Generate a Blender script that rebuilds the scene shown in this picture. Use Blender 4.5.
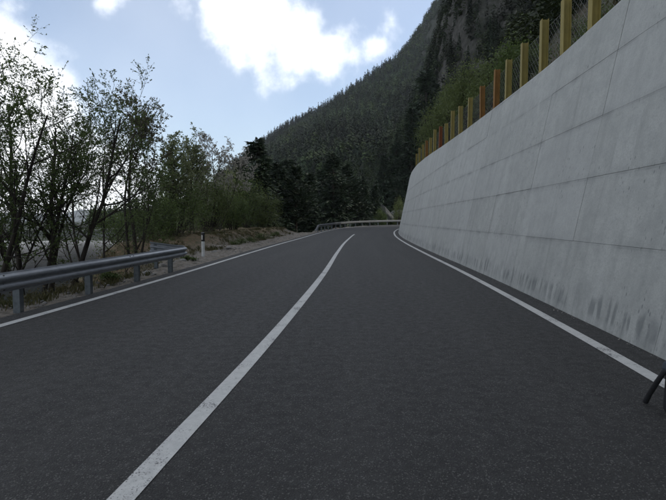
import bpy, bmesh, math, random
import numpy as np
from mathutils import Vector

for o in list(bpy.data.objects): bpy.data.objects.remove(o)
scene = bpy.context.scene
C = scene.collection
rng = np.random.default_rng(7)
R = math.radians

# ------------------------------------------------------------------ camera
FPX = 505.0; CAM_H = 1.5; PITCH = math.atan(30/FPX)
cam = bpy.data.cameras.new('camera'); camo = bpy.data.objects.new('camera', cam); C.objects.link(camo)
cam.sensor_width = 36; cam.lens = 36*FPX/666; cam.clip_start = 0.05; cam.clip_end = 20000
camo.location = (0, 0, CAM_H); camo.rotation_euler = (math.pi/2 - PITCH, 0, 0)
scene.camera = camo
scene.cycles.adaptive_threshold = .02; scene.cycles.max_bounces = 5; scene.cycles.diffuse_bounces = 3; scene.cycles.glossy_bounces = 2; scene.cycles.transmission_bounces = 3
scene.render.resolution_x = 1024; scene.render.resolution_y = 769

# ------------------------------------------------------------------ sky and sun
SUN_EL, SUN_AZ = R(36), R(78)          # azimuth from +Y towards +X: behind the mountain on the right
w = bpy.data.worlds.new('World'); scene.world = w; w.use_nodes = True
nt = w.node_tree; nt.nodes.clear()
def N(t, **kw):
    n = nt.nodes.new(t)
    for k, v in kw.items(): setattr(n, k, v)
    return n
def LK(a, b): nt.links.new(a, b)
def wm(op, a, b=None, c=None):
    n = N('ShaderNodeMath', operation=op)
    for i, v in enumerate((a, b, c)):
        if v is None: continue
        if isinstance(v, (int, float)): n.inputs[i].default_value = v
        else: LK(v, n.inputs[i])
    return n.outputs[0]
sky = N('ShaderNodeTexSky', sky_type='NISHITA', sun_disc=False)
sky.sun_elevation = SUN_EL; sky.sun_rotation = SUN_AZ; sky.air_density = 1.0; sky.dust_density = 1.1; sky.ozone_density = 2.0; sky.altitude = 300
tc = N('ShaderNodeTexCoord')
def direction(px, py):
    x, z = (px-333)/FPX, (250-py)/FPX
    v = np.array((x, math.cos(PITCH)+z*math.sin(PITCH), z*math.cos(PITCH)-math.sin(PITCH)))
    return v/np.linalg.norm(v)
nz1 = N('ShaderNodeTexNoise'); nz1.inputs['Scale'].default_value = 9; nz1.inputs['Detail'].default_value = 7; nz1.inputs['Roughness'].default_value = .58
LK(tc.outputs['Generated'], nz1.inputs['Vector'])
nz2 = N('ShaderNodeTexNoise'); nz2.inputs['Scale'].default_value = 2.3; nz2.inputs['Detail'].default_value = 3
LK(tc.outputs['Generated'], nz2.inputs['Vector'])
nfine = wm('SUBTRACT', nz1.outputs['Fac'], .5)
# cumulus banks: a handful of round masses, broken up by noise
blobs = [(228, 14, 34), (258, 34, 44), (292, 40, 41), (324, 52, 30), (358, 24, 8), (391, 20, 9), (374, 47, 8),
         (8, 62, 46), (22, 84, 42), (-60, 60, 90), (30, 125, 48), (105, 178, 52), (15, 175, 75), (150, 200, 32), (58, 78, 14),
         (107, -6, 14), (185, 0, 18), (-260, 40, 160), (-120, -260, 120), (240, -330, 150), (600, -260, 130), (60, -130, 50)]
extra = [((-.8, -.4, .35), .30), ((-.3, -.9, .3), .32), ((.4, -.85, .45), .28), ((-.5, -.5, .75), .30), ((-.95, .15, .3), .26), ((.1, .1, 1), .22), ((-.6, .2, .75), .18)]
field = None
for d, rad in [(direction(a, b), r/FPX) for a, b, r in blobs] + [(np.array(v)/np.linalg.norm(v), r) for v, r in extra]:
    dist = N('ShaderNodeVectorMath', operation='DISTANCE'); LK(tc.outputs['Generated'], dist.inputs[0]); dist.inputs[1].default_value = tuple(d)
    val = wm('MULTIPLY', wm('SUBTRACT', 1.0, wm('DIVIDE', dist.outputs['Value'], rad)), min(1.0, rad/.085))
    field = val if field is None else wm('MAXIMUM', field, val)
field = wm('ADD', field, wm('MULTIPLY', nfine, 2.2))
mask = N('ShaderNodeMapRange', interpolation_type='SMOOTHSTEP'); LK(field, mask.inputs['Value'])
mask.inputs['From Min'].default_value = -.12; mask.inputs['From Max'].default_value = .72
veil = wm('ADD', .165, wm('MULTIPLY', wm('SUBTRACT', nz2.outputs['Fac'], .5), .35))      # thin high haze over the blue
cm = wm('MINIMUM', wm('ADD', wm('MULTIPLY', mask.outputs[0], .84), veil), 1.0)
mix = N('ShaderNodeMix', data_type='RGBA'); LK(cm, mix.inputs['Factor']); LK(sky.outputs[0], mix.inputs['A'])
mix.inputs['B'].default_value = (9.6, 9.8, 10.1, 1)
bg = N('ShaderNodeBackground'); bg.inputs['Strength'].default_value = .15; LK(mix.outputs['Result'], bg.inputs['Color'])
wo = N('ShaderNodeOutputWorld'); LK(bg.outputs[0], wo.inputs['Surface'])

sun = bpy.data.lights.new('sun', 'SUN'); sun.energy = 2.5; sun.angle = R(.53); sun.color = (1, .95, .87)
suno = bpy.data.objects.new('sun', sun); C.objects.link(suno); suno.location = (40, 10, 60)
sd = Vector((math.sin(SUN_AZ)*math.cos(SUN_EL), math.cos(SUN_AZ)*math.cos(SUN_EL), math.sin(SUN_EL)))
suno.rotation_euler = (-sd).to_track_quat('-Z', 'Y').to_euler()

vs = scene.view_settings
vs.view_transform = 'Standard'; vs.look = 'None'; vs.exposure = 0.22; vs.gamma = 1; vs.use_curve_mapping = False

# ------------------------------------------------------------------ helpers
def hash2(ix, iy, seed):
    h = (ix*374761393 + iy*668265263 + seed*974634777) & 0xffffffff
    h = ((h ^ (h >> 13))*1274126177) & 0xffffffff
    return ((h ^ (h >> 16)) & 0xffff)/65535.0
def vnoise(x, y, seed=0):
    x = np.asarray(x, float); y = np.asarray(y, float)
    ix = np.floor(x).astype(np.int64); iy = np.floor(y).astype(np.int64)
    fx = x-ix; fy = y-iy; fx = fx*fx*(3-2*fx); fy = fy*fy*(3-2*fy)
    a = hash2(ix, iy, seed); b = hash2(ix+1, iy, seed); c = hash2(ix, iy+1, seed); d = hash2(ix+1, iy+1, seed)
    return (a+(b-a)*fx)*(1-fy)+(c+(d-c)*fx)*fy
def fbm(x, y, seed=0, oct=5, gain=.5):
    v = 0; a = 1; t = 0
    for k in range(oct):
        v = v+a*(vnoise(np.asarray(x)*2**k+k*17.3, np.asarray(y)*2**k-k*9.1, seed+k)-.5); t += a; a *= gain
    return v/t*2
def sstep(x, a, b):
    t = np.clip((np.asarray(x, float)-a)/(b-a), 0, 1); return t*t*(3-2*t)

def mesh_obj(name, verts, faces, mat, parent=None, smooth=False, uv=None, loc=None):
    """verts (n,3); faces an (m,k) array or a list of lists"""
    me = bpy.data.meshes.new(name)
    verts = np.asarray(verts, np.float32)
    if isinstance(faces, np.ndarray):
        m, k = faces.shape
        me.vertices.add(len(verts)); me.vertices.foreach_set('co', verts.ravel())
        me.loops.add(m*k); me.loops.foreach_set('vertex_index', faces.astype(np.int32).ravel())
        me.polygons.add(m); me.polygons.foreach_set('loop_start', np.arange(0, m*k, k, dtype=np.int32))
        me.update(calc_edges=True)
    else:
        me.from_pydata(verts.tolist(), [], faces); me.update()
    if smooth: me.polygons.foreach_set('use_smooth', np.ones(len(me.polygons), bool))
    if uv is not None:
        l = me.uv_layers.new(name='UVMap'); vi = np.zeros(len(me.loops), np.int32); me.loops.foreach_get('vertex_index', vi)
        l.data.foreach_set('uv', np.asarray(uv, np.float32)[vi].ravel())
    me.materials.append(mat)
    o = bpy.data.objects.new(name, me); C.objects.link(o)
    if parent: o.parent = parent
    if loc is not None: o.location = loc
    return o
def tag(o, label=None, cat=None, group=None, kind=None):
    if label: o['label'] = label
    if cat: o['category'] = cat
    if group: o['group'] = group
    if kind: o['kind'] = kind
    return o
def thing(name, loc, label, cat, group=None, rz=0):
    o = bpy.data.objects.new(name, None); C.objects.link(o); o.location = loc; o.rotation_euler = (0, 0, rz)
    o.empty_display_size = .2
    return tag(o, label, cat, group)
def copy_thing(root, loc, rz=0, sc=1.0, label=None, group=None):
    r = root.copy(); C.objects.link(r); r.location = loc; r.rotation_euler = (0, 0, rz)
    r.scale = (sc if not hasattr(sc, '__len__') else sc[0],)*2 + (sc if not hasattr(sc, '__len__') else sc[1],)
    if label: r['label'] = label
    if group: r['group'] = group
    for ch in list(root.children):
        c = ch.copy(); C.objects.link(c); c.parent = r
    return r
def grid_faces(nu, nv):
    i = np.arange(nu-1)[:, None]*nv+np.arange(nv-1)[None, :]
    return np.stack([i, i+nv, i+nv+1, i+1], -1).reshape(-1, 4)
def box(cx, cy, cz, sx, sy, sz):
    v = [(cx+a*sx/2, cy+b*sy/2, cz+c*sz/2) for a in (-1, 1) for b in (-1, 1) for c in (-1, 1)]
    f = [[0, 1, 3, 2], [4, 6, 7, 5], [0, 4, 5, 1], [2, 3, 7, 6], [0, 2, 6, 4], [1, 5, 7, 3]]
    return v, f
def bevel_obj(o, width=.005, seg=2):
    bm = bmesh.new(); bm.from_mesh(o.data)
    bmesh.ops.bevel(bm, geom=bm.edges[:], offset=width, segments=seg, affect='EDGES', profile=.5)
    bmesh.ops.recalc_face_normals(bm, faces=bm.faces[:])
    bm.to_mesh(o.data); bm.free(); return o

# ------------------------------------------------------------------ materials
class Mat:
    def __init__(s, name):
        s.m = bpy.data.materials.new(name); s.m.use_nodes = True; s.t = s.m.node_tree
        s.b = s.t.nodes['Principled BSDF']; s.out = s.t.nodes['Material Output']
    def n(s, t, **kw):
        n = s.t.nodes.new(t)
        for k, v in kw.items():
            if k in n.inputs.keys() if hasattr(n.inputs, 'keys') else False: n.inputs[k].default_value = v
            else: setattr(n, k, v)
        return n
    def link(s, a, b): s.t.links.new(a, b)
    def math(s, op, a, b=None, clamp=False):
        n = s.t.nodes.new('ShaderNodeMath'); n.operation = op; n.use_clamp = clamp
        for i, v in enumerate((a, b)):
            if v is None: continue
            if isinstance(v, (int, float)): n.inputs[i].default_value = v
            else: s.link(v, n.inputs[i])
        return n.outputs[0]
    def coord(s, which='Object', scale=(1, 1, 1), loc=(0, 0, 0)):
        t = s.t.nodes.new('ShaderNodeTexCoord'); m = s.t.nodes.new('ShaderNodeMapping')
        m.inputs['Scale'].default_value = scale; m.inputs['Location'].default_value = loc
        s.link(t.outputs[which], m.inputs['Vector']); return m.outputs[0]
    def noise(s, vec, scale=1, detail=4, rough=.55):
        n = s.t.nodes.new('ShaderNodeTexNoise'); n.inputs['Scale'].default_value = scale; n.inputs['Detail'].default_value = detail
        n.inputs['Roughness'].default_value = rough; s.link(vec, n.inputs['Vector']); return n.outputs['Fac']
    def vor(s, vec, scale, out='Distance'):
        n = s.t.nodes.new('ShaderNodeTexVoronoi'); n.inputs['Scale'].default_value = scale; s.link(vec, n.inputs['Vector']); return n.outputs[out]
    def rng(s, v, a, b, c=0, d=1, smooth=False):
        n = s.t.nodes.new('ShaderNodeMapRange'); n.inputs[1].default_value = a; n.inputs[2].default_value = b; n.inputs[3].default_value = c; n.inputs[4].default_value = d
        if smooth: n.interpolation_type = 'SMOOTHSTEP'
        s.link(v, n.inputs[0]); return n.outputs[0]
    def mix(s, f, a, b, mode='MIX'):
        n = s.t.nodes.new('ShaderNodeMix'); n.data_type = 'RGBA'; n.blend_type = mode
        for key, v in (('Factor', f), ('A', a), ('B', b)):
            i = [x for x in n.inputs if x.name == key and (x.type == ('VALUE' if key == 'Factor' else 'RGBA'))][0]
            if isinstance(v, (int, float)): i.default_value = v
            elif isinstance(v, tuple): i.default_value = (*v, 1) if len(v) == 3 else v
            else: s.link(v, i)
        return [x for x in n.outputs if x.type == 'RGBA'][0]
    def col(s, v):
        if isinstance(v, tuple): s.b.inputs['Base Color'].default_value = (*v, 1)
        else: s.link(v, s.b.inputs['Base Color'])
    def set(s, **kw):
        for k, v in kw.items():
            i = s.b.inputs[k.replace('_', ' ')]
            if isinstance(v, (int, float)): i.default_value = v
            else: s.link(v, i)
    def bump(s, h, strength=.3, dist=.02):
        n = s.t.nodes.new('ShaderNodeBump'); n.inputs['Strength'].default_value = strength; n.inputs['Distance'].default_value = dist
        s.link(h, n.inputs['Height']); s.link(n.outputs[0], s.b.inputs['Normal'])

def mat_asphalt():
    M = Mat('asphalt'); o = M.coord('Object'); u = M.coord('UV')
    g = M.noise(o, 95, 3, .7); v = M.vor(o, 120, 'Color'); big = M.noise(o, .35, 4)
    st = M.coord('UV', (1.3, .06, 1)); band = M.noise(st, 1.0, 4)
    mid = M.noise(o, 9, 5, .65)
    sep = M.n('ShaderNodeSeparateColor'); M.link(v, sep.inputs[0])
    base = M.mix(M.rng(g, .3, .72), (.0050, .0048, .0044), (.036, .0345, .0315))
    base = M.mix(M.rng(band, .38, .66, 0, .55), base, (.036, .0348, .032))
    base = M.mix(M.rng(big, .35, .7, 0, .35), base, (.021, .0203, .0188))
    base = M.mix(M.rng(mid, .5, .75, 0, .22), base, (.020, .020, .021))
    v2 = M.vor(o, 70, 'Color'); sp2 = M.n('ShaderNodeSeparateColor'); M.link(v2, sp2.inputs[0]); vd2 = M.vor(o, 70)
    spot = M.rng(vd2, .25, .42, 1, 0)
    base = M.mix(M.math('MULTIPLY', spot, M.rng(sp2.outputs[1], .80, .82, 0, .75)), base, (.008, .008, .009))
    base = M.mix(M.math('MULTIPLY', spot, M.rng(sp2.outputs[2], .93, .95, 0, .7)), base, (.13, .125, .115))
    base = M.mix(M.rng(sep.outputs[0], .90, .97, 0, .55), base, (.13, .126, .115))
    M.col(base); M.set(Roughness=M.rng(mid, .3, .7, .65, .88), Specular_IOR_Level=.32)
    h = M.math('ADD', M.vor(o, 95), M.math('MULTIPLY', g, .8)); M.bump(h, .75, .008)
    return M.m
def mat_paint():
    M = Mat('road_paint'); o = M.coord('Object')
    g = M.noise(o, 70, 3, .7); w_ = M.noise(o, 2.2, 5, .65); d = M.noise(o, 14, 4, .7)
    wear = M.math('ADD', M.math('MULTIPLY', w_, .55), M.math('MULTIPLY', g, .6))
    c = M.mix(M.rng(d, .3, .75), (.47, .465, .435), (.35, .345, .325))
    c = M.mix(M.rng(wear, .635, .70), c, (.07, .07, .07))
    M.col(c); M.set(Roughness=.75); M.bump(g, .5, .006)
    return M.m
def mat_concrete():
    M = Mat('wall_concrete'); u = M.coord('UV'); o = M.coord('Object')
    big = M.noise(u, .45, 5, .6); med = M.noise(u, 3.0, 6, .65); fine = M.noise(u, 40, 4, .7)
    streak = M.noise(M.coord('UV', (5.5, .32, 1)), 1.0, 5, .6); str2 = M.noise(M.coord('UV', (1.1, .12, 1), (3, 0, 0)), 1.0, 4)
    inf = M.n('ShaderNodeObjectInfo')
    c = M.mix(M.rng(big, .3, .7), (.285, .290, .275), (.365, .370, .352))
    c = M.mix(M.rng(med, .42, .72, 0, .55), c, (.20, .21, .203))
    c = M.mix(M.rng(streak, .5, .74, 0, .34), c, (.185, .195, .188))
    c = M.mix(M.rng(str2, .55, .75, 0, .5), c, (.40, .405, .39))
    c = M.mix(M.rng(fine, .42, .72, 0, .42), c, (.17, .178, .172))
    grit = M.noise(u, 13, 5, .7); c = M.mix(M.rng(grit, .50, .70, 0, .38), c, (.18, .188, .18))
    c = M.mix(M.math('MULTIPLY', inf.outputs['Random'], .22), c, (.38, .385, .38))
    s = M.n('ShaderNodeSeparateXYZ'); M.link(u, s.inputs[0]); t = s.outputs[1]
    # rising damp: dark upright tongues above the road
    tong = M.noise(M.coord('UV', (7.5, .9, 1)), 1.0, 2, .5); reach = M.noise(M.coord('UV', (1.6, 0, 1)), 1.0, 2)
    hgt = M.math('ADD', M.math('MULTIPLY', reach, .62), .08)
    fade = M.rng(M.math('DIVIDE', t, hgt), .75, 1.15, 1, 0, True)
    mot = M.math('MULTIPLY', M.rng(M.noise(M.coord('UV', (2.2, 1.5, 1), (9, 0, 0)), 1.0, 5, .65), .46, .62, 0, 1, True), M.rng(t, .15, .95, 1, 0, True))
    c = M.mix(M.math('MULTIPLY', mot, .33), c, (.12, .128, .125))
    run = M.math('MULTIPLY', M.rng(M.noise(M.coord('UV', (3.1, .22, 1), (17, 3, 0)), 1.0, 3, .5), .60, .72, 0, 1, True), .28)
    c = M.mix(run, c, (.15, .158, .153))
    low = M.rng(t, .06, .16, .35, 1, True)
    dk = M.math('MULTIPLY', M.math('MULTIPLY', M.rng(tong, .44, .58, 0, 1, True), fade), M.math('MULTIPLY', low, M.rng(M.noise(u, .8, 3), .36, .52, .15, 1)))
    c = M.mix(M.math('MULTIPLY', dk, .58), c, (.080, .088, .092))
    # seeping lines below and along the lift joints
    for k, hj in enumerate((1.15, 2.2, 3.23, 4.28)):
        d = M.math('ABSOLUTE', M.math('SUBTRACT', t, M.math('ADD', hj-.02, M.math('MULTIPLY', M.math('SUBTRACT', med, .5), .03))))
        ln = M.math('MULTIPLY', M.math('MAXIMUM', M.rng(d, .012, .035, 1, 0, True), M.rng(d, .02, .13, .45, 0, True)), M.rng(M.noise(M.coord('UV', (1.7, .4, 1), (k*7.7, k, 0)), 1, 4), .38, .66, .05, 1))
        c = M.mix(M.math('MULTIPLY', ln, .58), c, (.125, .132, .130))
    # blow holes and pits
    pit = M.vor(M.coord('UV', (13, 6.5, 1)), 1.0); pm = M.math('MULTIPLY', M.rng(pit, .12, .22, 1, 0), M.rng(M.noise(M.coord('UV', (.55, .9, 1), (1.7, .4, 0)), 1.0, 3), .53, .60))
    c = M.mix(M.math('MULTIPLY', pm, .65), c, (.10, .105, .11))
    M.col(c); M.set(Roughness=.86, Specular_IOR_Level=.3)
    h = M.math('SUBTRACT', M.math('ADD', M.math('MULTIPLY', med, .6), M.math('MULTIPLY', fine, .25)), M.math('MULTIPLY', pm, .5)); M.bump(h, .25, .02)
    return M.m
def mat_simple(name, a, b, scale=6, rough=.7, metal=0, bump=.2, bd=.01, stretch=(1, 1, 1), spec=.4, rnd=0):
    M = Mat(name); o = M.coord('Object', stretch); f = M.noise(o, scale, 5, .65)
    c = M.mix(M.rng(f, .32, .70), a, b)
    if rnd:
        i = M.n('ShaderNodeObjectInfo'); c = M.mix(M.math('MULTIPLY', i.outputs['Random'], rnd), c, tuple(x*.45 for x in a))
    M.col(c); M.set(Roughness=rough, Metallic=metal, Specular_IOR_Level=spec)
    if bump: M.bump(f, bump, bd)
    return M.m
def mat_leaf(name, a, b, trans=.35, scale=.9, rough=.6, attr=False):
    M = Mat(name); o = M.coord('Object'); f = M.noise(o, scale, 3, .6)
    g = M.n('ShaderNodeNewGeometry')
    c = M.mix(M.rng(f, .3, .7), a, b)
    c = M.mix(M.math('MULTIPLY', g.outputs['Random Per Island'], .5), c, tuple(min(1, x*1.5) for x in b))
    if attr:
        at = M.n('ShaderNodeAttribute'); at.attribute_name = 'tint'; c = M.mix(1.0, c, at.outputs['Color'], 'MULTIPLY')
    M.col(c); M.set(Roughness=rough, Specular_IOR_Level=.25)
    if trans:
        tr = M.n('ShaderNodeBsdfTranslucent'); M.link(c, tr.inputs['Color'])
        mx = M.n('ShaderNodeMixShader'); mx.inputs[0].default_value = trans
        M.link(M.b.outputs[0], mx.inputs[1]); M.link(tr.outputs[0], mx.inputs[2]); M.link(mx.outputs[0], M.out.inputs['Surface'])
    return M.m
def mat_ground(name, cols, rockcol=None, rockat=(.55, .75), scale=.6, fine=14):
    M = Mat(name); o = M.coord('Object'); a = M.noise(o, scale, 6, .6); b = M.noise(o, scale*4.3, 5, .6); f = M.noise(o, fine, 5, .7)
    c = M.mix(M.rng(a, .35, .65), cols[0], cols[1]); c = M.mix(M.rng(b, .45, .7, 0, .7), c, cols[2])
    c = M.mix(M.rng(f, .45, .75, 0, .6), c, tuple(x*.35 for x in cols[0]))
    if rockcol:
        g = M.n('ShaderNodeNewGeometry'); s = M.n('ShaderNodeSeparateXYZ'); M.link(g.outputs['True Normal'], s.inputs[0])
        k = M.math('ADD', s.outputs[2], M.math('MULTIPLY', M.math('SUBTRACT', b, .5), .5))
        rk = M.mix(M.rng(M.noise(M.coord('Object', (1, 1, .45)), scale*6, 6, .7), .35, .65), rockcol, tuple(x*.4 for x in rockcol))
        c = M.mix(M.rng(k, rockat[0], rockat[1], 1, 0), c, rk)
    M.col(c); M.set(Roughness=.95, Specular_IOR_Level=.15); M.bump(M.math('ADD', b, M.math('MULTIPLY', f, .5)), .6, .08)
    return M.m
def mat_gravel():
    M = Mat('gravel_verge'); o = M.coord('Object'); a = M.noise(o, .8, 5, .6); b = M.noise(o, 5, 5, .65); v = M.vor(o, 26, 'Color'); vd = M.vor(o, 26)
    s = M.n('ShaderNodeSeparateColor'); M.link(v, s.inputs[0])
    c = M.mix(M.rng(a, .35, .65), (.165, .138, .105), (.235, .205, .168)); c = M.mix(M.rng(s.outputs[0], .4, 1, 0, .6), c, (.22, .21, .195))
    c = M.mix(M.rng(b, .44, .66, 0, .85), c, (.042, .037, .024)); u = M.coord('UV')
    x = M.n('ShaderNodeSeparateXYZ'); M.link(u, x.inputs[0])
    soil = M.mix(M.rng(b, .4, .6), (.165, .110, .068), (.085, .082, .040))
    c = M.mix(M.rng(M.math('ADD', x.outputs[0], M.math('MULTIPLY', a, -1.6)), 1.5, 2.8), c, soil)
    M.col(c); M.set(Roughness=.95, Specular_IOR_Level=.2); M.bump(M.math('ADD', vd, b), .8, .03)
    return M.m
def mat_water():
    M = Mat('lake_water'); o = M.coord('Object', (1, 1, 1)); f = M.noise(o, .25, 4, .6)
    M.col((.25, .30, .31)); M.set(Roughness=.22, IOR=1.5); M.bump(f, .06, .3); return M.m  # milky water, base colour lifted to stand in for bright sky reflection

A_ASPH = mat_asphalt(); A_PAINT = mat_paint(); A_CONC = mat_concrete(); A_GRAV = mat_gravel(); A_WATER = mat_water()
A_CORE = mat_simple('joint_concrete', (.10, .105, .102), (.17, .175, .17), 3, .95)
A_STEEL = mat_simple('galvanised_steel', (.19, .20, .215), (.29, .305, .325), 5, .5, .45, .08, .004, (1, 1, 2.5))
A_POSTST = mat_simple('post_steel', (.065, .075, .083), (.125, .14, .15), 9, .6, .3, .1, .004)
A_STEELF = mat_simple('weathered_steel', (.10, .105, .105), (.17, .175, .175), 5, .6, .3, .08, .004)
A_BOLT = mat_simple('bolt_steel', (.05, .05, .05), (.12, .11, .10), 30, .6, .5, 0)
A_YEL = mat_simple('yellow_weathered_post', (.255, .205, .060), (.175, .140, .042), 5, .75, 0, .15, .004, (2, 2, .6), .3, .25)
A_RUST = mat_simple('rusty_orange_post', (.235, .120, .035), (.150, .080, .028), 5, .85, 0, .2, .004, (2, 2, .6), .2, .25)
A_RUSTD = mat_simple('dark_rust_post', (.20, .065, .025), (.12, .05, .02), 5, .85, 0, .2, .004, (2, 2, .6), .2, .15)
A_WIRE = mat_simple('wire', (.20, .20, .19), (.12, .12, .11), 20, .6, .5, 0)
A_BARK = mat_simple('bark', (.050, .042, .034), (.022, .019, .016), 9, .95, 0, .6, .02, (1, 1, .25), .2)
A_BARKG = mat_simple('grey_bark', (.085, .078, .068), (.035, .032, .028), 7, .95, 0, .5, .02, (1, 1, .3), .2)
A_ROCK = mat_simple('rock', (.15, .148, .14), (.05, .05, .045), 1.6, .95, 0, .8, .06, (1, 1, .6), .2)
A_STONE = mat_simple('loose_stone', (.27, .26, .24), (.15, .14, .125), 3, .95, 0, .4, .02, (1, 1, 1), .2)
A_WHITE = mat_simple('white_plastic', (.62, .62, .60), (.45, .45, .43), 6, .55, 0, .05)
A_BLACK = mat_simple('black_plastic', (.010, .010, .011), (.020, .020, .021), 8, .55, 0, .1)
A_REFL = mat_simple('reflector', (.45, .44, .40), (.6, .58, .52), 40, .25, 0, .1)
A_FABRIC = mat_simple('black_fabric', (.006, .006, .007), (.014, .014, .016), 60, .85, 0, .3, .003)
A_FLAP = mat_simple('slate_fabric', (.020, .026, .034), (.034, .042, .052), 60, .7, 0, .3, .003)
L_SPRING = mat_leaf('spring_leaves', (.055, .085, .024), (.090, .120, .040), .5)
L_BROWN = mat_leaf('young_bronze_leaves', (.080, .080, .045), (.12, .11, .066), .45)
L_PALE = mat_leaf('pale_blossom_leaves', (.24, .225, .195), (.32, .30, .26), .4)
L_PGREEN = mat_leaf('pale_green_leaves', (.115, .138, .062), (.17, .185, .092), .48)
L_BUSH = mat_leaf('bush_leaves', (.050, .076, .022), (.085, .115, .034), .38)
L_FRESH = mat_leaf('fresh_leaves', (.062, .085, .026), (.105, .128, .044), .35)
L_NEEDLE = mat_leaf('dark_needles', (.010, .019, .010), (.021, .034, .016), .10)
L_FOREST = mat_leaf('forest_foliage', (.013, .023, .012), (.024, .038, .017), .08, .02, .85, True)
L_GRASS = mat_leaf('grass_blades', (.065, .080, .026), (.15, .13, .065), .30)
L_COVER = mat_leaf('undergrowth_leaves', (.045, .055, .022), (.10, .085, .045), .25)
L_UNDER = mat_leaf('bank_undergrowth', (.035, .045, .018), (.085, .070, .040), .2)
G_LEFT = mat_ground('bank_soil', [(.085, .065, .045), (.055, .058, .030), (.045, .042, .025)], None, scale=.7)
G_HILL = mat_ground('hillside_soil', [(.075, .062, .044), (.045, .050, .028), (.095, .085, .065)], (.14, .135, .125), (.36, .50), .25, 5)
G_MTN = mat_ground('mountain_ground', [(.026, .031, .020), (.020, .026, .016), (.040, .037, .028)], (.075, .072, .064), (.30, .46), .16, 1.6)

# ------------------------------------------------------------------ the road's course
CP = [(-40, -8.5), (-20, -3.9), (-8, -2.25), (0, -1.4), (2.6, -1.14), (6.25, -.8), (13.7, -.28), (23.3, .2), (34.5, .85), (50, 2.1), (60, 3.4), (70, 5.6), (79, 9.4), (85.5, 15.5), (88.5, 24), (89, 40), (88, 70)]
P = np.array([(x, y) for y, x in CP])
def catmull(P, n=40):
    out = []
    for i in range(1, len(P)-2):
        p0, p1, p2, p3 = P[i-1:i+3]
        t0 = 0; t1 = np.linalg.norm(p1-p0)**.5; t2 = t1+np.linalg.norm(p2-p1)**.5; t3 = t2+np.linalg.norm(p3-p2)**.5
        for t in np.linspace(t1, t2, n, endpoint=False):
            A1 = (t1-t)/(t1-t0)*p0+(t-t0)/(t1-t0)*p1; A2 = (t2-t)/(t2-t1)*p1+(t-t1)/(t2-t1)*p2; A3 = (t3-t)/(t3-t2)*p2+(t-t2)/(t3-t2)*p3
            B1 = (t2-t)/(t2-t0)*A1+(t-t0)/(t2-t0)*A2; B2 = (t3-t)/(t3-t1)*A2+(t-t1)/(t3-t1)*A3
            out.append((t2-t)/(t2-t1)*B1+(t-t1)/(t2-t1)*B2)
    return np.array(out)
cc = catmull(P); tt = np.gradient(cc, axis=0); tt /= np.linalg.norm(tt, axis=1)[:, None]
nn = np.c_[tt[:, 1], -tt[:, 0]]
ss = np.r_[0, np.cumsum(np.linalg.norm(np.diff(cc, axis=0), axis=1))]; ss -= np.interp(0, cc[:, 1], ss)
S0, S1 = ss[0], ss[-1]
def ctr(s): return np.stack([np.interp(s, ss, cc[:, 0]), np.interp(s, ss, cc[:, 1])], -1)
def nrm(s):
    v = np.stack([np.interp(s, ss, nn[:, 0]), np.interp(s, ss, nn[:, 1])], -1); return v/np.linalg.norm(v, axis=-1, keepdims=True)
def zr(s): return .75*sstep(s, 38, 100)
def at(s, off, z=0.0):
    s = np.asarray(s, float); off = np.asarray(off, float); p = ctr(s)+nrm(s)*off[..., None]
    return np.concatenate([p, (zr(s)+z)[..., None]], -1)
def pt(s, off, z=0.0): return at(np.array(float(s)), np.array(float(off)), z)
def heading(s): n = nrm(np.array(float(s))); return math.atan2(n[1], n[0])
def strip(name, s, offs, zs, mat, **kw):
    s = np.asarray(s); offs = np.asarray(offs, float); zs = np.asarray(zs, float)
    Sg = np.repeat(s[:, None], offs.shape[-1], 1); Og = np.broadcast_to(offs, Sg.shape); Zg = np.broadcast_to(zs, Sg.shape)
    v = at(Sg, Og, Zg).reshape(-1, 3)
    return mesh_obj(name, v, grid_faces(len(s), offs.shape[-1])[:, ::-1], mat, uv=np.stack([Og, Sg], -1).reshape(-1, 2), **kw)

LINE = 3.97
sr = np.unique(np.r_[np.arange(S0+1, 60, .8), np.arange(60, S1-1, .6)])
road = tag(strip('road', sr, np.linspace(-4.40, 4.52, 13), np.zeros(13), A_ASPH), kind='structure')
for name, off, a, b in (('edge_line', -LINE, S0+2, S1-2), ('edge_line', LINE, S0+2, S1-2), ('centre_line', 0, S0+2, 50.5)):
    sl = np.arange(a, b, .5)
    tag(strip(name, sl, [off-.075, off, off+.075], [.005, .005, .005], A_PAINT), kind='structure')

# ------------------------------------------------------------------ land on the lake side
def left_profile(s, d):
    """height above the road at distance d beyond the asphalt edge"""
    s = np.asarray(s); d = np.asarray(d)
    a = sstep(s, 14.5, 21)*(1-sstep(s, 54, 64))                       # the gravel bay with its low bank
    ledge = 1.15+.0*s
    drop1 = -.05-.02*d-1.1*np.maximum(d-ledge, 0)**1.05*sstep(d, .6, 2.2)
    bay_w = 2.6+.4*np.sin(s*.33)
    bump = .62*sstep(d, bay_w-.2, bay_w+1.6)
    drop2 = -.04+bump-.85*np.maximum(d-(4.7+3.8*sstep(s, 25, 36)), 0)
    return drop1*(1-a)+drop2*a
dl = np.r_[np.arange(-.06, 4, .16), np.arange(4, 10, .4), np.geomspace(10, 75, 18)]
sl = np.unique(np.r_[np.arange(S0+1, 60, .35), np.arange(60, S1-1, 1.2)])
Sg, Dg = np.meshgrid(sl, dl, indexing='ij')
pp = ctr(Sg)
Zg = left_profile(Sg, Dg)+(fbm(Sg*.9, Dg*.9, 3)*.16+fbm(Sg*3, Dg*3, 5)*.05)*sstep(Dg, .1, 1.0)*np.minimum(1+Dg*.05, 3)
Zg = np.where(Dg < .02, -.03, Zg); Zg = np.maximum(Zg, -40)
v = at(Sg, -4.40-Dg, Zg).reshape(-1, 3)
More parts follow.
